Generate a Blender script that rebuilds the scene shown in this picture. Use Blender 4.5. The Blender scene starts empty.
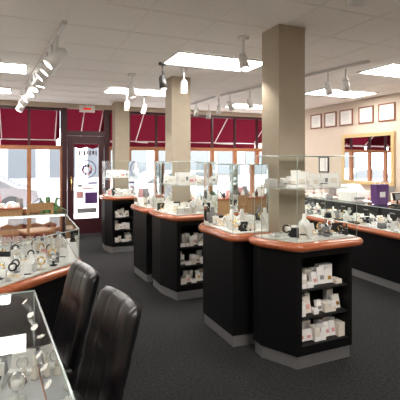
import bpy, math, random
from mathutils import Vector, Matrix
random.seed(7)
sc = bpy.context.scene
try:
    sc.view_settings.view_transform = 'Standard'
except Exception: pass

# ---------------------------------------------------------------- materials
def newmat(name):
    m = bpy.data.materials.new(name); m.use_nodes = True
    nt = m.node_tree; nt.nodes.clear()
    out = nt.nodes.new('ShaderNodeOutputMaterial')
    return m, nt, out
def pbr(name, col, rough=.5, metal=0, noise=None, spec=.5, bump=0, bscale=80, coat=0):
    m, nt, out = newmat(name)
    b = nt.nodes.new('ShaderNodeBsdfPrincipled')
    b.inputs['Base Color'].default_value = (*col, 1)
    b.inputs['Roughness'].default_value = rough
    b.inputs['Metallic'].default_value = metal
    b.inputs['Specular IOR Level'].default_value = spec
    b.inputs['Coat Weight'].default_value = coat
    nt.links.new(b.outputs[0], out.inputs[0])
    tc = nt.nodes.new('ShaderNodeTexCoord')
    if noise:
        col2, scale, stretch = noise
        mp = nt.nodes.new('ShaderNodeMapping'); mp.inputs['Scale'].default_value = stretch
        n = nt.nodes.new('ShaderNodeTexNoise'); n.inputs['Scale'].default_value = scale; n.inputs['Detail'].default_value = 4
        r = nt.nodes.new('ShaderNodeValToRGB')
        r.color_ramp.elements[0].position = .35; r.color_ramp.elements[1].position = .65
        r.color_ramp.elements[0].color = (*col, 1); r.color_ramp.elements[1].color = (*col2, 1)
        nt.links.new(tc.outputs['Object'], mp.inputs[0]); nt.links.new(mp.outputs[0], n.inputs[0])
        nt.links.new(n.outputs[0], r.inputs[0]); nt.links.new(r.outputs[0], b.inputs['Base Color'])
    if bump:
        n2 = nt.nodes.new('ShaderNodeTexNoise'); n2.inputs['Scale'].default_value = bscale
        bp = nt.nodes.new('ShaderNodeBump'); bp.inputs['Strength'].default_value = bump; bp.inputs['Distance'].default_value = .01
        nt.links.new(tc.outputs['Object'], n2.inputs[0]); nt.links.new(n2.outputs[0], bp.inputs['Height']); nt.links.new(bp.outputs[0], b.inputs['Normal'])
    return m
def emis(name, col, s):
    m, nt, out = newmat(name)
    e = nt.nodes.new('ShaderNodeEmission'); e.inputs[0].default_value = (*col, 1); e.inputs[1].default_value = s
    nt.links.new(e.outputs[0], out.inputs[0]); return m
def glassmat(name, tint, refl):
    m, nt, out = newmat(name)
    t = nt.nodes.new('ShaderNodeBsdfTransparent'); t.inputs[0].default_value = (*tint, 1)
    g = nt.nodes.new('ShaderNodeBsdfGlossy'); g.inputs['Roughness'].default_value = .02
    lw = nt.nodes.new('ShaderNodeLayerWeight'); lw.inputs[0].default_value = refl
    mx = nt.nodes.new('ShaderNodeMixShader')
    nt.links.new(lw.outputs['Fresnel'], mx.inputs[0]); nt.links.new(t.outputs[0], mx.inputs[1]); nt.links.new(g.outputs[0], mx.inputs[2])
    nt.links.new(mx.outputs[0], out.inputs[0]); return m

M = {}
M['carpet'] = pbr('carpet', (.017,.017,.018), .95, noise=((.038,.037,.038), 60, (1,1,1)), spec=.1, bump=.5, bscale=300)
M['ceil'] = pbr('ceiling_tile', (.88,.85,.81), .9, noise=((.92,.90,.87), 40, (1,1,1)), spec=.1)
M['tbar'] = pbr('ceiling_tbar', (.88,.85,.81), .7)
M['wall'] = pbr('wall_paint', (.57,.48,.39), .85, noise=((.60,.51,.42), 3, (1,1,1)), spec=.2)
M['pillar'] = pbr('pillar_paint', (.40,.34,.26), .8, noise=((.43,.37,.29), 4, (1,1,1)), spec=.2)
M['wood'] = pbr('cherry_wood', (.46,.13,.052), .25, noise=((.34,.09,.035), 6, (1,6,12)), coat=.5)
M['oak'] = pbr('window_wood', (.42,.18,.08), .45, noise=((.33,.13,.055), 8, (6,6,1)))
M['tan'] = pbr('tan_wood', (.45,.27,.13), .45, noise=((.36,.2,.09), 8, (6,6,1)))
M['black'] = pbr('black_laminate', (.004,.004,.0045), .5, spec=.2)
M['niche'] = pbr('niche_black', (.012,.012,.012), .6)
M['metal'] = pbr('brushed_steel', (.5,.5,.51), .4, .85)
M['white'] = pbr('white_leatherette', (.90,.89,.87), .4)
M['cream'] = pbr('cream_card', (.78,.72,.64), .6)
M['grey'] = pbr('grey_velvet', (.25,.25,.26), .8)
M['velvet'] = pbr('black_velvet', (.015,.015,.017), .8)
M['deckg'] = pbr('deck_grey', (.45,.46,.47), .5)
M['gold'] = pbr('gold', (.9,.62,.25), .2, 1)
M['silver'] = pbr('silver', (.85,.86,.88), .15, 1)
M['pink'] = pbr('pink_card', (.7,.35,.35), .6)
M['glass'] = glassmat('case_glass', (.965,.985,.975), .16)
M['topglass'] = glassmat('counter_glass', (.93,.96,.95), .33)
M['edge'] = pbr('glass_edge', (.38,.46,.43), .15, coat=1)
M['leather'] = pbr('black_leather', (.006,.006,.007), .28, spec=.5, bump=.12, bscale=120)
M['burg'] = pbr('burgundy_paint', (.045,.008,.012), .35)
M['trackw'] = pbr('track_white', (.74,.73,.71), .4)
M['trackd'] = pbr('track_dark', (.04,.04,.04), .4)
M['lens'] = emis('fluorescent_lens', (1,.96,.91), 23)
M['bulb'] = emis('spot_bulb', (1,.93,.82), 8)
M['led'] = emis('case_strip_lamp', (1,.97,.92), 14)
M['exit'] = emis('exit_red', (1,.05,.03), .8)
M['purple'] = pbr('purple_paper', (.10,.035,.17), .5)
M['mirror'] = pbr('mirror_silver', (.9,.9,.9), .01, 1)
M['frame'] = pbr('cert_frame', (.22,.07,.04), .4)
M['goldframe'] = pbr('gilt_frame', (.62,.45,.22), .4, .6)
M['paper'] = pbr('certificate_paper', (.8,.79,.75), .7, noise=((.7,.68,.64), 30, (1,1,8)))
M['blackp'] = pbr('black_plastic', (.02,.02,.022), .35)
M['green'] = pbr('leaf_green', (.05,.13,.03), .5)
M['terra'] = pbr('terracotta', (.4,.16,.08), .8)
M['side'] = pbr('sidewalk', (.6,.6,.58), .9, noise=((.5,.5,.48), 5, (1,1,1)))
M['road'] = pbr('asphalt', (.24,.24,.25), .9, noise=((.28,.28,.28), 20, (1,1,1)))
M['stucco'] = pbr('stucco', (.62,.60,.56), .9, noise=((.56,.53,.5), 2, (1,1,1)))
M['brick'] = pbr('brickwall', (.42,.31,.26), .9, noise=((.37,.26,.22), 12, (1,1,3)))
M['dglass'] = pbr('dark_window', (.10,.11,.12), .1)
M['carpaint'] = pbr('car_paint', (.22,.23,.25), .25, .5, coat=1)
M['carwhite'] = pbr('car_paint_white', (.65,.65,.66), .25, coat=1)
M['rubber'] = pbr('rubber', (.02,.02,.02), .8)
m, nt, out = newmat('awning_fabric')
d = nt.nodes.new('ShaderNodeBsdfDiffuse'); d.inputs[0].default_value = (.085,.008,.014,1)
t = nt.nodes.new('ShaderNodeBsdfTranslucent'); t.inputs[0].default_value = (.044,.0028,.007,1)
mx = nt.nodes.new('ShaderNodeMixShader'); mx.inputs[0].default_value = .45
nt.links.new(d.outputs[0], mx.inputs[1]); nt.links.new(t.outputs[0], mx.inputs[2]); nt.links.new(mx.outputs[0], out.inputs[0])
M['awnred'] = m

# ---------------------------------------------------------------- mesh builder
class MB:
    def __init__(s): s.v=[]; s.f=[]; s.m=[]; s.mats=[]; s.sm=[]
    def mi(s, k):
        if k not in s.mats: s.mats.append(k)
        return s.mats.index(k)
    def add(s, vs, fs, mat, smooth=False):
        o=len(s.v); s.v += [Vector(v) for v in vs]; i=s.mi(mat)
        for f in fs: s.f.append([o+a for a in f]); s.m.append(i); s.sm.append(smooth)
    def box(s, x0,x1,y0,y1,z0,z1, mat):
        vs=[(x0,y0,z0),(x1,y0,z0),(x1,y1,z0),(x0,y1,z0),(x0,y0,z1),(x1,y0,z1),(x1,y1,z1),(x0,y1,z1)]
        s.add(vs,[(0,3,2,1),(4,5,6,7),(0,1,5,4),(1,2,6,5),(2,3,7,6),(3,0,4,7)],mat)
    def obox(s, c, size, mat, rz=0, rx=0):
        R = Matrix.Rotation(rz,3,'Z') @ Matrix.Rotation(rx,3,'X'); c=Vector(c)
        sx,sy,sz=size[0]/2,size[1]/2,size[2]
        vs=[c+R@Vector(p) for p in [(-sx,-sy,0),(sx,-sy,0),(sx,sy,0),(-sx,sy,0),(-sx,-sy,sz),(sx,-sy,sz),(sx,sy,sz),(-sx,sy,sz)]]
        s.add(vs,[(0,3,2,1),(4,5,6,7),(0,1,5,4),(1,2,6,5),(2,3,7,6),(3,0,4,7)],mat)
    def prism(s, poly, z0, z1, mat):
        s.rings([[(x,y,z0) for x,y in poly],[(x,y,z1) for x,y in poly]],mat)
    def rings(s, rs, mat, cap=True, smooth=False):
        n=len(rs[0]); vs=[p for r in rs for p in r]; fs=[]
        for k in range(len(rs)-1):
            for i in range(n):
                j=(i+1)%n; fs.append((k*n+i,k*n+j,(k+1)*n+j,(k+1)*n+i))
        if cap:
            fs.append(tuple(range(n-1,-1,-1))); b=(len(rs)-1)*n; fs.append(tuple(b+i for i in range(n)))
        s.add(vs,fs,mat,smooth)
    def cyl(s, p0, p1, r0, r1, mat, n=12, smooth=True):
        p0=Vector(p0); p1=Vector(p1); d=(p1-p0).normalized()
        a=d.orthogonal().normalized(); b=d.cross(a)
        rs=[[p+ (a*math.cos(2*math.pi*i/n)+b*math.sin(2*math.pi*i/n))*r for i in range(n)] for p,r in ((p0,r0),(p1,r1))]
        s.rings(rs,mat,True,smooth)
    def lathe(s, c, prof, mat, n=12, sx=1, sy=1, rz=0):
        c=Vector(c); R=Matrix.Rotation(rz,3,'Z')
        s.rings([[c+R@Vector((r*sx*math.cos(2*math.pi*i/n), r*sy*math.sin(2*math.pi*i/n), z)) for i in range(n)] for r,z in prof],mat,True,True)
    def torus(s, c, R, r, mat, tilt=0, rz=0, n=14, m=6):
        T=Matrix.Rotation(rz,3,'Z')@Matrix.Rotation(tilt,3,'X'); c=Vector(c); vs=[];fs=[]
        for i in range(n):
            a=2*math.pi*i/n
            for j in range(m):
                b=2*math.pi*j/m
                vs.append(c+T@Vector(((R+r*math.cos(b))*math.cos(a),(R+r*math.cos(b))*math.sin(a),r*math.sin(b))))
        for i in range(n):
            for j in range(m):
                fs.append((i*m+j,((i+1)%n)*m+j,((i+1)%n)*m+(j+1)%m,i*m+(j+1)%m))
        s.add(vs,fs,mat,True)
    def quad(s, a,b,c,d, mat): s.add([a,b,c,d],[(0,1,2,3)],mat)
    def build(s, name, parent=None, bevel=0, rot=None, loc=None):
        if parent is not None: o=parent.location.copy()
        elif loc is not None: o=Vector(loc)
        else:
            mn=[min(v[i] for v in s.v) for i in range(3)]; mxx=[max(v[i] for v in s.v) for i in range(3)]
            o=Vector(((mn[0]+mxx[0])/2,(mn[1]+mxx[1])/2,mn[2]))
        me=bpy.data.meshes.new(name)
        me.from_pydata([tuple(v-o) for v in s.v],[],s.f)
        for k in s.mats: me.materials.append(M[k])
        for p,i,sm in zip(me.polygons,s.m,s.sm): p.material_index=i; p.use_smooth=sm
        me.update()
        ob=bpy.data.objects.new(name,me); sc.collection.objects.link(ob)
        if parent is not None: ob.parent=parent
        else: ob.location=o
        if bevel:
            b=ob.modifiers.new('bevel','BEVEL'); b.width=bevel; b.segments=2; b.limit_method='ANGLE'
        return ob
def empty(name, loc, rz=0):
    e=bpy.data.objects.new(name,None); e.empty_display_size=.1; e.location=loc; e.rotation_euler=(0,0,rz); sc.collection.objects.link(e); return e

def offset(poly, d):
    n=len(poly); out=[]
    for i in range(n):
        p0=Vector(poly[i-1]); p=Vector(poly[i]); p1=Vector(poly[(i+1)%n])
        e0=(p-p0).normalized(); e1=(p1-p).normalized()
        n0=Vector((e0.y,-e0.x)); n1=Vector((e1.y,-e1.x)); b=(n0+n1).normalized()
        q=p+b*(d/max(.3,b.dot(n0))); out.append((q.x,q.y))
    return out
def rpoly(poly, r, n=5):
    out=[]; N=len(poly)
    for i in range(N):
        p0=Vector(poly[i-1]); p=Vector(poly[i]); p1=Vector(poly[(i+1)%N])
        rr=min(r,(p-p0).length*.45,(p1-p).length*.45)
        a=p+(p0-p).normalized()*rr; b=p+(p1-p).normalized()*rr
        for k in range(n+1):
            t=k/n; q=a*(1-t)**2+p*2*t*(1-t)+b*t*t; out.append((q.x,q.y))
    return out
def inside(poly,x,y):
    c=False; n=len(poly)
    for i in range(n):
        x0,y0=poly[i-1]; x1,y1=poly[i]
        if (y0>y)!=(y1>y) and x<(x1-x0)*(y-y0)/(y1-y0)+x0: c=not c
    return c

# ---------------------------------------------------------------- jewellery props
def prop(mb, x, y, z, hmax, kind=None, rz=None, cols=None):
    rz = random.uniform(-.7,.3) if rz is None else rz
    k = kind or random.choice(['bust','ramp','box','box','tray','tray','card','cone','watch','stack','ramp'])
    c=random.choice(cols or ['white','white','white','white','cream','velvet','grey'])
    mt=random.choice(['gold','silver','silver'])
    if k=='bust':
        h=min(hmax,random.uniform(.14,.2))
        mb.lathe((x,y,z),[(.035,0),(.035,.008),(.045,.02*h/.2),(.052,.45*h),(.048,.6*h),(.02,.75*h),(.017,h)],c,12,1,.5,rz)
        mb.torus((x,y-.015,z+.58*h),.03,.003,mt,1.1,rz)
    elif k=='ramp':
        h=min(hmax,random.uniform(.06,.12)); mb.obox((x,y,z+.004),(.09,.02,h),c,rz,-.35); mb.obox((x,y,z),(.1,.07,.012),c,rz)
        mb.torus((x,y-.02,z+h*.55),.022,.0025,mt,1.2,rz)
    elif k=='box':
        mb.obox((x,y,z),(.055,.055,.03),c,rz); mb.obox((x,y,z+.03),(.046,.046,.004),'velvet',rz)
        R=Matrix.Rotation(rz,3,'Z')@Vector((0,.03,0)); mb.obox((x+R.x,y+R.y,z+.025),(.055,.022,.05),c,rz,-.25)
        mb.torus((x,y,z+.038),.01,.002,mt,1.57,rz,10,5)
    elif k=='tray':
        mb.obox((x,y,z),(.13,.09,.015),c,rz)
        R=Matrix.Rotation(rz,3,'Z')
        for i in range(4):
            for j in range(3):
                q=R@Vector(((i-1.5)*.028,(j-1)*.027,0)); mb.torus((x+q.x,y+q.y,z+.02),.008,.002,mt,1.57,rz,8,4)
    elif k=='card':
        mb.obox((x,y,z+.002),(.06,.004,.08),random.choice(['white','cream','white','pink']),rz,-.2); mb.obox((x,y,z),(.05,.03,.006),'velvet',rz)
    elif k=='bigcard':
        h=min(hmax,random.uniform(.09,.15))
        mb.obox((x,y,z+.003),(.085,.006,h),'white',rz,-.2); mb.obox((x,y,z),(.085,.05,.012),'white',rz); mb.obox((x,y-.004,z+h*.35),(.05,.006,h*.3),random.choice(['grey','cream','pink']),rz,-.2)
    elif k=='cone':
        for i in range(3):
            h=.05+.02*i; mb.lathe((x+(i-1)*.04,y+.01*i,z),[(.017,0),(.015,.005),(.005,h)],c,10); mb.torus((x+(i-1)*.04,y+.01*i,z+h*.6),.0095,.002,mt,.2,0,10,5)
    elif k=='watch':
        mb.lathe((x,y,z),[(.03,0),(.03,.006),(.008,.012),(.008,.05)],c,10)
        mb.torus((x,y,z+.07),.028,.006,random.choice(['velvet','silver','gold']),1.3,rz)
        mb.cyl((x,y-.03,z+.075),(x,y-.037,z+.077),.018,.018,'white',12)
    elif k=='stack':
        for i in range(2): mb.obox((x,y,z+i*.035),(.09-.01*i,.07,.034),c,rz+.1*i)
def fill(name, poly, z, parent, step=.11, hmax=.2, kinds=None, density=.95, cols=None):
    mb=MB(); P=offset(poly,-.05)
    x0=min(p[0] for p in P); x1=max(p[0] for p in P); y0=min(p[1] for p in P); y1=max(p[1] for p in P)
    y=y0+step*.3
    while y<y1:
        x=x0+step*.3
        while x<x1:
            px,py=x+random.uniform(-.02,.02),y+random.uniform(-.02,.02)
            if inside(P,px,py) and random.random()<density:
                prop(mb,px,py,z,hmax,random.choice(kinds) if kinds else None,None,cols)
            x+=step
        y+=step
    if mb.v: mb.build(name,parent)

def bullnose(mb, poly, z0, z1, e, mat, r=.07):
    P=rpoly(poly,r); rs=[]
    for k in range(7):
        a=-math.pi/2+math.pi*k/6
        Q=offset(P,e*math.cos(a)) if e*math.cos(a)>1e-4 else P
        rs.append([(x,y,(z0+z1)/2+(z1-z0)/2*math.sin(a)) for x,y in Q])
    mb.rings(rs,mat,True,True)
def glassbox(parent, poly, z0, z1, topm='glass', er=.0025, skip=(), sidem='glass'):
    mb=MB(); n=len(poly)
    for i in range(n):
        if i in skip: continue
        a=poly[i]; b=poly[(i+1)%n]; mb.quad((*a,z0),(*b,z0),(*b,z1),(*a,z1),sidem)
    mb.add([(x,y,z1) for x,y in poly],[tuple(range(n))],topm)
    mb.build('glass_panes',parent)
    eb=MB()
    for i in range(n):
        a=poly[i]; b=poly[(i+1)%n]
        eb.cyl((*a,z0),(*a,z1),er,er,'edge',6); eb.cyl((*a,z1),(*b,z1),er*1.3,er*1.3,'edge',6)
    eb.build('glass_edges',parent)

def island(x0,xl,x1,y0,ys,y1,gt,shelfz=None,xt=.07):
    """pedestal display case with open shelf niche in its front"""
    e=empty('jewelry_display_case',((x0+x1)/2,(y0+y1)/2,0))
    body=[(x0,y0),(x1,y0),(x1,y1),(xl,y1),(xl,ys)]
    mb=MB(); mb.prism(offset(body,-.012),0,.10,'metal'); mb.build('toe_kick',e)
    mb=MB()
    mb.prism([(xl,ys),(x1,ys),(x1,y1),(xl,y1)],.10,.90,'black')
    mb.prism([(x0,y0),(x0+.045,y0),(x0+.045,ys),(xl,ys)],.10,.90,'black')
    mb.box(x1-.035,x1,y0,ys,.10,.90,'black')
    mb.box(x0+.045,x1-.035,y0,ys,.10,.17,'black'); mb.box(x0+.045,x1-.035,y0,ys,.85,.90,'black')
    mb.build('cabinet_body',e)
    mb=MB()
    for z in (.385,.60): mb.box(x0+.045,x1-.035,y0+.02,ys,z-.018,z,'niche')
    mb.build('niche_shelves',e)
    mb=MB()
    for z in (.17,.385,.60):
        x=x0+.06
        while x<x1-.085:
            k=random.random(); w=random.uniform(.045,.07)
            if k<.6:
                h=random.uniform(.08,.13); mb.obox((x+w/2,y0+.07,z+.006),(w,.03,h),random.choice(['white','white','cream']),random.uniform(-.1,.1),-.2)
                mb.obox((x+w/2,y0+.052,z+h*.35),(w*.5,.004,h*.25),random.choice(['grey','pink','gold']),0,-.2)
            else:
                for i in range(random.randint(1,3)): mb.obox((x+w/2,y0+.07,z+i*.036),(w,.08,.034),random.choice(['white','cream','white']),random.uniform(-.1,.1))
            if random.random()<.6: mb.obox((x+w/2,y0+.17,z),(w,.05,random.uniform(.1,.15)),random.choice(['white','cream']),0)
            x+=w+.006
    mb.build('boxed_jewelry',e)
    top=offset([(x0,y0),(x1+xt,y0),(x1+xt,y1),(xl,y1),(xl,ys)],.02)
    casetop(e,top,gt,shelfz); return e
def casetop(e,top,gt,shelfz):
    mb=MB(); bullnose(mb,top,.90,.965,.035,'wood'); mb.build('wood_trim',e)
    g=offset(top,-.03); mb=MB(); mb.prism(offset(g,-.004),.966,.975,'white'); mb.build('display_deck',e)
    glassbox(e,g,.966,gt)
    fill('jewelry',g,.976,e,.085,.22)
    if shelfz:
        gs=offset(g,-.03); mb=MB(); mb.add([(x,y,shelfz) for x,y in gs],[tuple(range(len(gs)))],'glass'); mb.build('glass_shelf',e)
        ed=MB()
        for i in range(len(gs)): ed.cyl((*gs[i-1],shelfz),(*gs[i],shelfz),.0025,.0025,'edge',6)
        ed.build('shelf_edge',e)
        fill('shelf_jewelry',gs,shelfz+.004,e,.095,.16,['bigcard','bigcard','bigcard','box','stack'],.97,['white'])
def pod(body,gt,shelfz=None):
    cx=sum(p[0] for p in body)/len(body); cy=sum(p[1] for p in body)/len(body)
    e=empty('jewelry_display_case',(cx,cy,0))
    mb=MB(); mb.prism(offset(body,-.012),0,.10,'metal'); mb.build('toe_kick',e)
    mb=MB(); mb.prism(body,.10,.90,'black'); mb.build('cabinet_body',e)
    casetop(e,offset(body,.02),gt,shelfz); return e
def counter(poly, base=None, zb=.64, zt=1.0, kinds=None, step=.12, deck='white', lamps=(), hm=.18):
    cx=sum(p[0] for p in poly)/len(poly); cy=sum(p[1] for p in poly)/len(poly)
    e=empty('glass_counter_case',(cx,cy,0)); base=base or offset(poly,-.05)
    mb=MB(); mb.prism(offset(base,-.012),0,.10,'metal'); mb.build('toe_kick',e)
    mb=MB(); mb.prism(base,.10,zb,'black'); mb.build('cabinet_body',e)
    mb=MB(); bullnose(mb,offset(poly,-.01),zb,zb+.075,.04,'wood'); mb.build('wood_trim',e)
    g=offset(poly,-.015); mb=MB(); mb.prism(offset(g,-.004),zb+.076,zb+.085,deck); mb.build('display_deck',e)
    glassbox(e,g,zb+.076,zt,'topglass',.0035)
    fill('jewelry',g,zb+.086,e,step,hm,kinds)
    mb=MB(); gi=offset(g,-.012)
    for i in lamps:
        a=Vector((*gi[i],zt-.014)); b=Vector((*gi[(i+1)%len(gi)],zt-.014)); mb.cyl(a,b,.0045,.0045,'led',6)
    if mb.v: mb.build('case_lamp',e)
    return e

# ---------------------------------------------------------------- room shell
XL,XR,YB,YF,H = -3.0,6.07,-2.2,8.9,2.8
mb=MB(); mb.box(XL-.1,XR+.1,YB-.1,YF+.12,-.1,0,'carpet'); mb.build('floor')
mb=MB(); mb.box(XL-.1,XR+.1,YB-.1,YF+.12,H,H+.12,'ceil'); mb.build('ceiling')
mb=MB(); mb.box(XR,XR+.1,YB,YF,0,H,'wall'); mb.build('wall_right')
mb=MB(); mb.box(XL-.1,XL,YB,YF,0,H,'wall'); mb.build('wall_left')
mb=MB(); mb.box(XL,XR,YB-.1,YB,0,H,'wall'); mb.build('wall_rear')
mb=MB(); mb.box(XR-.015,XR,YB,YF,0,.1,'burg'); mb.build('baseboard_right')
mb=MB(); mb.box(XL,XL+.015,YB,YF,0,.1,'burg'); mb.build('baseboard_left')
DX0,DX1=.70,1.60
mb=MB()
mb.box(XL,DX0,YF,YF+.1,0,.52,'oak'); mb.box(DX1,XR,YF,YF+.1,0,.52,'oak'); mb.box(XL,XR,YF,YF+.1,2.70,H,'wall')
mb.build('wall_storefront')
mb=MB(); x=XL+.3
while x<XR: mb.box(x-.010,x+.010,YB,YF,H-.003,H,'tbar'); x+=.6
y=YB+.5
while y<YF: mb.box(XL,XR,y-.010,y+.010,H-.0035,H,'tbar'); y+=.6
mb.build('trim_1')
def window(i,x0,x1):
    mb=MB(); w=.04
    for a,b in ((x0,x0+w),(x1-w,x1)): mb.box(a,b,YF-.01,YF+.09,.52,1.88,'oak'); mb.box(a if a==x0 else b-.022,a+.022 if a==x0 else b,YF+.01,YF+.08,1.88,2.70,'burg')
    mb.box(x0+w,x1-w,YF-.01,YF+.09,.52,.60,'oak'); mb.box(x0,x1,YF-.02,YF+.09,1.82,1.90,'oak'); mb.box(x0+.022,x1-.022,YF+.01,YF+.08,2.64,2.70,'burg')
    mb.box(x0-.0,x1,YF-.05,YF-.01,.52,.55,'oak')
    mb.build('window_%d'%i)
i=1
for xs in ([-3,-2.2,-1.4,-.6,.02,.66],[1.64,2.1,2.74,3.45,4.17,4.8,5.45,6.07]):
    for a,b in zip(xs[:-1],xs[1:]): window(i,a,b); i+=1
mb=MB()
mb.box(.66,.76,YF-.03,YF+.1,0,2.70,'burg'); mb.box(1.54,1.64,YF-.03,YF+.1,0,2.70,'burg')
mb.box(.76,1.54,YF-.02,YF+.09,2.12,2.22,'burg'); mb.build('trim_2')
e=empty('door_1',(1.15,YF+.03,0))
mb=MB()
mb.box(.77,.90,YF,YF+.05,.01,2.11,'burg'); mb.box(1.42,1.53,YF,YF+.05,.01,2.11,'burg')
mb.box(.90,1.42,YF,YF+.05,.01,.34,'burg'); mb.box(.90,1.42,YF,YF+.05,1.95,2.11,'burg'); mb.build('door_frame',e)
mb=MB(); mb.cyl((.84,YF-.06,.95),(.84,YF-.06,1.25),.012,.012,'gold'); mb.cyl((.84,YF-.06,.97),(.84,YF,.97),.01,.01,'gold'); mb.cyl((.84,YF-.06,1.23),(.84,YF,1.23),.01,.01,'gold'); mb.build('pull_handle',e)
mb=MB()
Y0=YF+.001
mb.torus((1.17,Y0,1.40),.19,.009,'purple',math.pi/2)
for a in range(10):
    an=a*math.pi/5; mb.obox((1.17+.09*math.cos(an),Y0,1.36+.09*math.sin(an)),(.045,.004,.06),random.choice(['purple','pink','pink','burg']))
for k,(dx,w) in enumerate([(-.17,.04),(-.12,.03),(-.07,.05),(0,.03),(.05,.04),(.11,.05),(.18,.03)]): mb.box(1.17+dx,1.17+dx+w*.8,Y0-.004,Y0,1.70+(k%2)*.02,1.80,'burg')
for k,(dx,z,w,h,c) in enumerate([(-.2,1.02,.1,.05,'grey'),(.02,1.08,.2,.04,'purple'),(-.1,.97,.3,.04,'pink'),(-.22,.78,.14,.14,'pink'),(-.04,.66,.26,.24,'purple'),(-.2,.46,.4,.10,'grey')]): mb.box(1.17+dx,1.17+dx+w,Y0-.004,Y0,z,z+h,c)
mb.build('door_lettering',e)
mb=MB(); mb.box(1.0,1.32,YF-.12,YF-.08,2.62,2.76,'white'); mb.box(1.08,1.24,YF-.125,YF-.12,2.67,2.71,'exit'); mb.box(1.14,1.18,YF-.11,YF-.09,2.76,2.80,'white'); mb.build('exit_sign')

for n_,(x,y,w) in enumerate([(2.17,3.10,.14),(2.03,5.55,.145),(1.80,8.42,.15)]):
    mb=MB(); mb.box(x-w,x+w,y-w,y+w,0,H,'pillar'); mb.box(x-w-.008,x+w+.008,y-w-.008,y+w+.008,0,.1,'burg'); mb.build('square_pillar')

# ---------------------------------------------------------------- ceiling lights
def panel(x0,y0,w=1.2,d=.6):
    e=empty('ceiling_light_panel',(x0+w/2,y0+d/2,H-.03))
    mb=MB(); t=.025
    mb.box(x0,x0+w,y0,y0+t,H-.022,H-.004,'trackw'); mb.box(x0,x0+w,y0+d-t,y0+d,H-.022,H-.004,'trackw')
    mb.box(x0,x0+t,y0+t,y0+d-t,H-.022,H-.004,'trackw'); mb.box(x0+w-t,x0+w,y0+t,y0+d-t,H-.022,H-.004,'trackw'); mb.build('panel_frame',e)
    mb=MB(); mb.box(x0+t,x0+w-t,y0+t,y0+d-t,H-.016,H-.006,'lens'); mb.build('panel_lens',e)
for p in [(1.5,4.1),(1.2,6.5),(4.0,7.4),(4.5,5.25),(4.1,3.55),(-1.2,5.4),(-1.45,7.3),(-1.8,2.6),(.9,-.2),(4.0,.6),(-1.8,0),(1.2,-1.6)]: panel(*p)

def head(e,x,y,aim,mat='trackw',ztop=H,zc=2.56,L=.17,r=.05,power=24):
    mb=MB(); a=Vector(aim).normalized(); c=Vector((x,y,zc))
    mb.cyl((x,y,ztop),(x,y,zc+.05),.012,.012,mat,8)
    b=c-a*L*.5; t=c+a*L*.5
    mb.cyl(b,b+a*.03,r*.5,r*.85,mat,16); mb.cyl(b+a*.03,t,r*.85,r,mat,16); mb.cyl(t,t+a*.002,r*.7,r*.7,'bulb',16)
    mb.obox((x,y,zc+.03),(.03,.03,.05),mat)
    mb.build('spot_head',e)
    if power:
        l=bpy.data.lights.new('spot_lamp','SPOT'); l.energy=power; l.spot_size=math.radians(75); l.spot_blend=.8; l.color=(1,.92,.82); l.shadow_soft_size=.03
        o=bpy.data.objects.new('spot_lamp',l); sc.collection.objects.link(o); o.parent=e; o.location=t+a*.012-e.location
        o.rotation_euler=a.to_track_quat('-Z','Y').to_euler()
def track(pts,x0,y0,x1,y1,aim,L=.17,r=.05,jit=.25):
    e=empty('track_light',((x0+x1)/2,(y0+y1)/2,H)); mb=MB()
    v=Vector((x1-x0,y1-y0)); n=Vector((-v.y,v.x)).normalized()*.018
    mb.prism([(x0+n.x,y0+n.y),(x0-n.x,y0-n.y),(x1-n.x,y1-n.y),(x1+n.x,y1+n.y)],H-.04,H-.005,'trackw'); mb.build('track_rail',e)
    for k,(x,y) in enumerate(pts): head(e,x,y,(aim[0]+random.uniform(-jit,jit),aim[1]+random.uniform(-jit,jit),aim[2]),'trackw',H-.03,2.56,L,r)
track([(.25,3.98),(.22,4.3),(.19,4.62),(.155,5.0),(.12,5.4),(.08,5.85),(.03,6.4),(-.03,7.0),(-.1,7.7)],.29,3.6,-.13,8.0,(-.45,-.05,-.75),.22,.065,.35)
track([(3.69,4.24),(3.72,3.95),(3.46,5.9),(3.28,6.28)],3.75,3.6,3.25,6.6,(.5,.1,-1))
track([(3.33,6.84),(3.5,7.68),(3.06,7.3)],3.2,6.75,3.2,7.9,(.1,.3,-1))
for x,y,m_,aim in [(1.33,5.51,'trackw',(.25,0,-1)),(1.6,6.97,'trackw',(-.1,.1,-1)),(1.53,4.72,'trackd',(.1,-.15,-1)),(1.86,4.85,'trackw',(-.1,-.2,-1)),(1.93,3.42,'trackw',(.0,-.45,-1)),(2.0,7.3,'trackw',(-.3,0,-1)),(1.7,1.7,'trackw',(.25,.6,-1)),(-.3,1.0,'trackw',(-.2,.2,-1)),(-.6,2.2,'trackw',(.1,1.0,-1))]:
    e=empty('ceiling_spotlight',(x,y,H)); mb=MB(); mb.cyl((x,y,H),(x,y,H-.025),.055,.055,m_,16); mb.build('canopy',e); head(e,x,y,aim,m_,power=36)

# ---------------------------------------------------------------- cases
island(1.88,1.73,2.42,2.50,2.78,2.90,1.63,1.37)
pod([(1.60,3.02),(1.96,2.99),(1.96,3.75),(1.68,3.75),(1.58,3.6)],1.56)
island(1.55,1.46,1.98,4.27,4.6,4.95,1.58,1.30,.1)
pod([(1.42,5.08),(1.78,5.05),(1.78,5.8),(1.5,5.8),(1.38,5.6)],1.56)
island(1.33,1.24,1.72,6.92,7.15,7.45,1.58,1.28,.03)
counter([(-.20,3.05),(.42,3.60),(.40,4.70),(-1.7,4.70),(-1.7,3.05)],step=.095,lamps=(2,),hm=.13,kinds=['bust','ramp','box','tray','cone','watch','watch','card','ramp'])
counter([(-1.5,.45),(.17,.45),(.04,2.0),(-1.5,2.0)],base=[(-1.4,.5),(-.22,.5),(-.22,1.9),(-1.4,1.9)],kinds=['tray','box','tray','watch','cone','ramp'],step=.115,deck='deckg',hm=.12)
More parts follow.
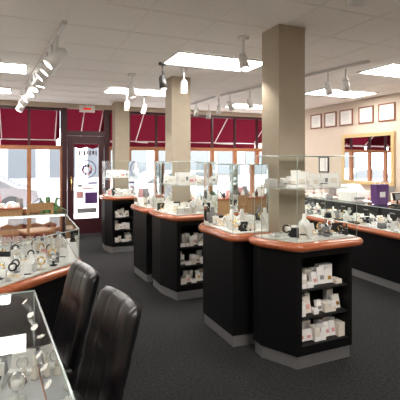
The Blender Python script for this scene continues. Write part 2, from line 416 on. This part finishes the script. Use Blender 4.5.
counter([(4.08,1.6),(4.68,1.6),(4.68,6.9),(4.08,6.9)],step=.10,lamps=(1,),hm=.15)

# ---------------------------------------------------------------- chairs
def chair(x,y,rz):
    e=empty('leather_chair',(x,y,0),rz)
    def place(mb,name,bev=0):
        o=mb.build(name,None,bev,loc=(0,0,0)); o.parent=e; o.location=(0,0,0); return o
    mb=MB(); NU,NV=28,24; W=.205; z0,z1=.44,.975
    def pt(u,v,side):
        wv=W*(.96+.04*math.sin(v*math.pi))
        if v>.93: wv*=math.sqrt(max(0,1-((v-.93)/.07)**2*.10))
        th=.042*(max(0,1-abs(u)**8))**.5*(max(0,1-abs(2*v-1)**14))**.5
        for s_ in (-.38,.38): th-=.007*math.exp(-((u-s_)/.035)**2)
        for sv in (.36,.64): th-=.007*math.exp(-((v-sv)/.022)**2)
        yy=.17+.13*v**1.2-.02*u*u+side*max(th,0)
        zz=z0+(z1-z0)*v-.010*(abs(u)**4)*(v>.5)*v
        return (u*wv,yy,zz)
    for side in (-1,1):
        vs=[pt(-1+2*i/NU,j/NV,side) for j in range(NV+1) for i in range(NU+1)]; fs=[]
        for j in range(NV):
            for i in range(NU):
                a=j*(NU+1)+i; q=(a,a+1,a+NU+2,a+NU+1); fs.append(q if side<0 else q[::-1])
        mb.add(vs,fs,'leather',True)
    place(mb,'backrest')
    mb=MB(); rs=[]
    P=rpoly([(-.21,-.22),(.21,-.22),(.20,.19),(-.20,.19)],.06,6)
    for k,z in ((.86,.39),(.98,.395),(1,.42),(1,.46),(.95,.485),(.75,.497),(.4,.50)):
        rs.append([(px*k,py*k,z) for px,py in P])
    mb.rings(rs,'leather',True,True); place(mb,'seat_cushion')
    mb=MB(); mb.box(-.19,.19,-.19,.18,.36,.39,'blackp')
    for sx in (-1,1):
        mb.cyl((sx*.17,-.17,.37),(sx*.18,-.19,0),.02,.014,'blackp'); mb.cyl((sx*.17,.16,.37),(sx*.18,.22,0),.02,.014,'blackp')
    place(mb,'legs')
chair(.12,1.81,math.radians(-79)); chair(.036,2.40,math.radians(-79))

# ---------------------------------------------------------------- right wall items
def framed(name,y,z,w,h,fm='frame',pic='paper',fw=.025,d=.025):
    e=empty(name,(XR-.012,y,z)); mb=MB(); X0=XR-d; X1=XR-.001
    mb.box(X0,X1,y-w/2,y+w/2,z-h/2,z-h/2+fw,fm); mb.box(X0,X1,y-w/2,y+w/2,z+h/2-fw,z+h/2,fm)
    mb.box(X0,X1,y-w/2,y-w/2+fw,z-h/2+fw,z+h/2-fw,fm); mb.box(X0,X1,y+w/2-fw,y+w/2,z-h/2+fw,z+h/2-fw,fm); mb.build('frame',e,.003)
    mb=MB(); mb.box(X0+.01,X1,y-w/2+fw,y+w/2-fw,z-h/2+fw,z+h/2-fw,pic)
    if pic=='paper':
        for k in range(4): mb.box(X0+.008,X0+.01,y-w*.25+.02*(k%2),y+w*.25-.02*(k%2),z+h*.2-k*h*.12,z+h*.2-k*h*.12+.008,'deckg')
    mb.build('picture',e)
for y in (7.36,6.89,6.42,5.89,5.40): framed('framed_certificate',y,2.48,.37,.33)
framed('wall_mirror',5.87,1.62,1.30,1.0,'goldframe','mirror',.07,.04)
framed('framed_picture',7.1,1.50,.32,.36,'blackp','paper',.03)
mb=MB(); mb.box(5.60,6.05,2.8,8.0,.08,.86,'black'); mb.box(5.58,6.055,2.78,8.02,.86,.90,'wood'); mb.box(5.64,6.05,2.85,7.95,0,.08,'niche')
for k in range(9): mb.box(5.59,5.60,2.88+k*.57,3.38+k*.57,.14,.80,'niche'); mb.box(5.575,5.59,3.1+k*.57,3.2+k*.57,.7,.715,'metal')
mb.build('storage_credenza')
mb=MB()
for k in range(22):
    y=3.0+k*.22; h=random.uniform(.1,.3); mb.obox((5.85,y,.902),(.18,.15,h),random.choice(['white','cream','white','grey']),random.uniform(-.2,.2))
mb.build('stacked_gift_boxes')
mb=MB(); x,y=4.38,4.02
mb.rings([[(x-.10,y-.05,1.005),(x+.10,y-.05,1.005),(x+.10,y+.05,1.005),(x-.10,y+.05,1.005)],[(x-.115,y-.05,1.27),(x+.115,y-.05,1.27),(x+.115,y+.05,1.27),(x-.115,y+.05,1.27)]],'purple')
mb.torus((x,y-.04,1.27),.045,.004,'white',math.pi/2); mb.torus((x,y+.04,1.27),.045,.004,'white',math.pi/2)
mb.box(x-.05,x+.05,y-.052,y-.05,1.10,1.17,'white'); mb.build('purple_gift_bag')
mb=MB(); x,y=4.42,4.55
mb.box(x-.16,x+.16,y-.13,y+.13,1.005,1.14,'white'); mb.rings([[(x-.15,y-.11,1.14),(x+.15,y-.11,1.14),(x+.15,y+.12,1.14),(x-.15,y+.12,1.14)],[(x-.12,y-.02,1.24),(x+.12,y-.02,1.24),(x+.12,y+.11,1.24),(x-.12,y+.11,1.24)]],'white')
mb.box(x-.1,x+.1,y-.135,y-.13,1.03,1.06,'grey'); mb.build('receipt_printer',bevel=.008)
mb=MB(); x,y=4.36,3.72
mb.obox((x,y,1.005),(.12,.10,.03),'blackp'); mb.cyl((x,y,1.03),(x,y,1.1),.012,.012,'blackp'); mb.obox((x,y,1.08),(.14,.03,.10),'blackp',.2,-.2); mb.obox((x,y-.018,1.095),(.11,.004,.07),'grey',.2,-.2); mb.build('card_terminal')
mb=MB()
for k in range(14):
    y=4.85+k*.14; prop(mb,4.3+random.uniform(-.08,.12),y,1.005,.2,random.choice(['bust','ramp','card','stack']))
mb.build('countertop_jewelry_stands')
def ledge(x0,x1):
    e=empty('window_display_ledge',((x0+x1)/2,8.6,0))
    mb=MB(); mb.box(x0,x1,8.40,8.84,0,.66,'tan'); mb.box(x0-.01,x1+.01,8.38,8.845,.66,.69,'wood'); mb.build('ledge_cabinet',e)
    mb=MB(); x=x0+.1
    while x<x1-.1:
        prop(mb,x,8.6+random.uniform(-.08,.08),.692,.24,random.choice(['bust','ramp','card','stack','bust']),random.uniform(-.3,.3))
        if random.random()<.5: mb.obox((x+.05,8.72,.692),(.1,.08,random.uniform(.12,.3)),random.choice(['white','cream','pink','grey']),.2)
        x+=.13
    mb.build('window_jewelry_stands',e)
ledge(2.15,6.0); ledge(-2.9,-.1)

def plant(x,y,z,s):
    e=empty('potted_plant',(x,y,z)); mb=MB(); mb.lathe((x,y,z),[(.06*s,0),(.09*s,.13*s),(.1*s,.13*s),(.1*s,.16*s),(.085*s,.16*s),(.08*s,.14*s)],'terra',14); mb.build('pot',e)
    mb=MB()
    for k in range(34):
        a=random.uniform(0,6.28); l=random.uniform(.12,.24)*s; u=random.uniform(.8,1.8); d=Vector((math.cos(a),math.sin(a),0)); n=Vector((-d.y,d.x,0))*.022*s
        p0=Vector((x,y,z+.14*s)); p1=p0+d*l*.4+Vector((0,0,l*u*.8)); p2=p0+d*l*.9+Vector((0,0,l*u*.6))
        mb.add([p0-n*.3,p0+n*.3,p1+n,p1-n,p2],[(0,1,2,3),(3,2,4)],'green')
    mb.build('leaves',e)
plant(.38,8.3,.0,2.0)
def wchair(x,y,rz):
    e=empty('wooden_chair',(x,y,0),rz)
    mb=MB()
    for sx in (-.19,.19):
        mb.obox((sx,-.18,0),(.035,.035,.44),'tan'); mb.obox((sx,.18,0),(.035,.035,.92),'tan')
    mb.box(-.22,.22,-.21,.21,.44,.475,'tan'); mb.box(-.19,.19,.17,.19,.80,.92,'tan'); mb.box(-.19,.19,.17,.19,.55,.74,'tan')
    mb.box(-.19,.19,-.19,-.17,.36,.44,'tan'); mb.box(-.19,.19,.17,.19,.36,.44,'tan')
    o=mb.build('chair_frame',loc=(0,0,0)); o.parent=e; o.location=(0,0,0)
wchair(.12,7.0,math.radians(200))

# ---------------------------------------------------------------- exterior
mb=MB(); mb.box(-20,26,YF+.12,12.6,-.12,-.02,'side'); mb.build('sidewalk')
mb=MB(); mb.box(-30,40,12.6,24,-.22,-.14,'road'); mb.build('street')
def awning(x0,x1):
    e=empty('awning',((x0+x1)/2,9.6,2.4)); mb=MB(); ya,yb=YF+.11,10.15; za,zb=2.98,2.08
    mb.quad((x0,ya,za),(x1,ya,za),(x1,yb,zb),(x0,yb,zb),'awnred')
    n=max(2,int((x1-x0)/.25))
    for k in range(n):
        a=x0+(x1-x0)*k/n; b=x0+(x1-x0)*(k+1)/n; mb.add([(a,yb,zb),(b,yb,zb),(b,yb,1.92),((a+b)/2,yb,1.87),(a,yb,1.92)],[(0,1,2,3,4)],'awnred')
    for xx in (x0,x1): mb.add([(xx,ya,za),(xx,yb,zb),(xx,ya,zb)],[(0,1,2)],'awnred')
    mb.build('awning_fabric',e); mb=MB()
    k=x0+.03
    while k<x1: 
        mb.cyl((k,ya+.02,za-.05),(k,yb-.02,zb-.01),.013,.013,'trackw',8); mb.cyl((k,ya+.02,2.0),(k,yb-.02,zb-.01),.013,.013,'trackw',8); k+=(x1-x0-.06)/2-.001
    mb.cyl((x0,yb-.02,zb),(x1,yb-.02,zb),.013,.013,'trackw',8); mb.build('awning_bars',e)
awning(-3.0,-.62); awning(-.58,.62); awning(.72,1.62); awning(1.7,3.4); awning(3.5,6.1)
mb=MB(); mb.box(-12,-1,24,30,-.14,6.5,'stucco'); mb.box(-1,9,24.2,30,-.14,5.2,'carwhite'); mb.box(9,24,24,30,-.14,7,'brick')
for k in range(17):
    x=-11.5+k*2.1; mb.box(x,x+1.4,23.93,24.0,.6,2.4,'dglass'); mb.box(x,x+1.4,23.93,24.0,3.4,4.6,'dglass')
mb.build('building_row')
def car(x,y,mat,d=1):
    e=empty('parked_car',(x,y,-.14)); z=-.14
    prof=[(-2.1,.35),(-2.15,.65),(-2.0,.85),(-1.35,.92),(-.7,1.35),(.75,1.38),(1.5,.95),(2.1,.85),(2.2,.5),(2.1,.3)]
    mb=MB(); rs=[]
    for yy,s in ((-.85,.96),(-.8,1),(.8,1),(.85,.96)): rs.append([(x+d*px*s,y+yy,z+pz*(.98 if s<1 else 1)) for px,pz in prof])
    mb.rings(rs,mat,True)
    mb.build('car_body',e,.03)
    mb=MB()
    for yy in (-.862,.862): 
        mb.add([(x+d*a,y+yy,z+b) for a,b in [(-1.15,.93),(-.65,1.28),(0,1.3),(0,.93)]],[(0,1,2,3)],'dglass'); mb.add([(x+d*a,y+yy,z+b) for a,b in [(.06,.93),(.06,1.3),(.7,1.3),(1.3,.93)]],[(0,1,2,3)],'dglass')
    mb.build('car_windows',e); mb=MB()
    for wx in (-1.35,1.35):
        for yy in (-.8,.8): mb.cyl((x+wx,y+yy-.1,z+.33),(x+wx,y+yy+.1,z+.33),.33,.33,'rubber',20); mb.cyl((x+wx,y+yy-.11,z+.33),(x+wx,y+yy+.11,z+.33),.18,.18,'silver',12)
    mb.build('wheels',e)
car(-1.8,14.0,'carpaint'); car(5.0,14.2,'carwhite',-1); car(10.5,14.0,'carpaint')

w=bpy.data.worlds.new('overcast_sky'); sc.world=w; w.use_nodes=True; nt=w.node_tree
bg=nt.nodes['Background']; bg.inputs[0].default_value=(.95,.97,1,1); bg.inputs[1].default_value=9.5

# ---------------------------------------------------------------- camera
cam=bpy.data.cameras.new('camera'); co=bpy.data.objects.new('camera',cam); sc.collection.objects.link(co)
cam.sensor_width=36; cam.lens=36; cam.shift_y=-.10; cam.clip_start=.05
co.location=(0,0,1.6); co.rotation_euler=(math.radians(90),0,-math.radians(23.27)); sc.camera=co
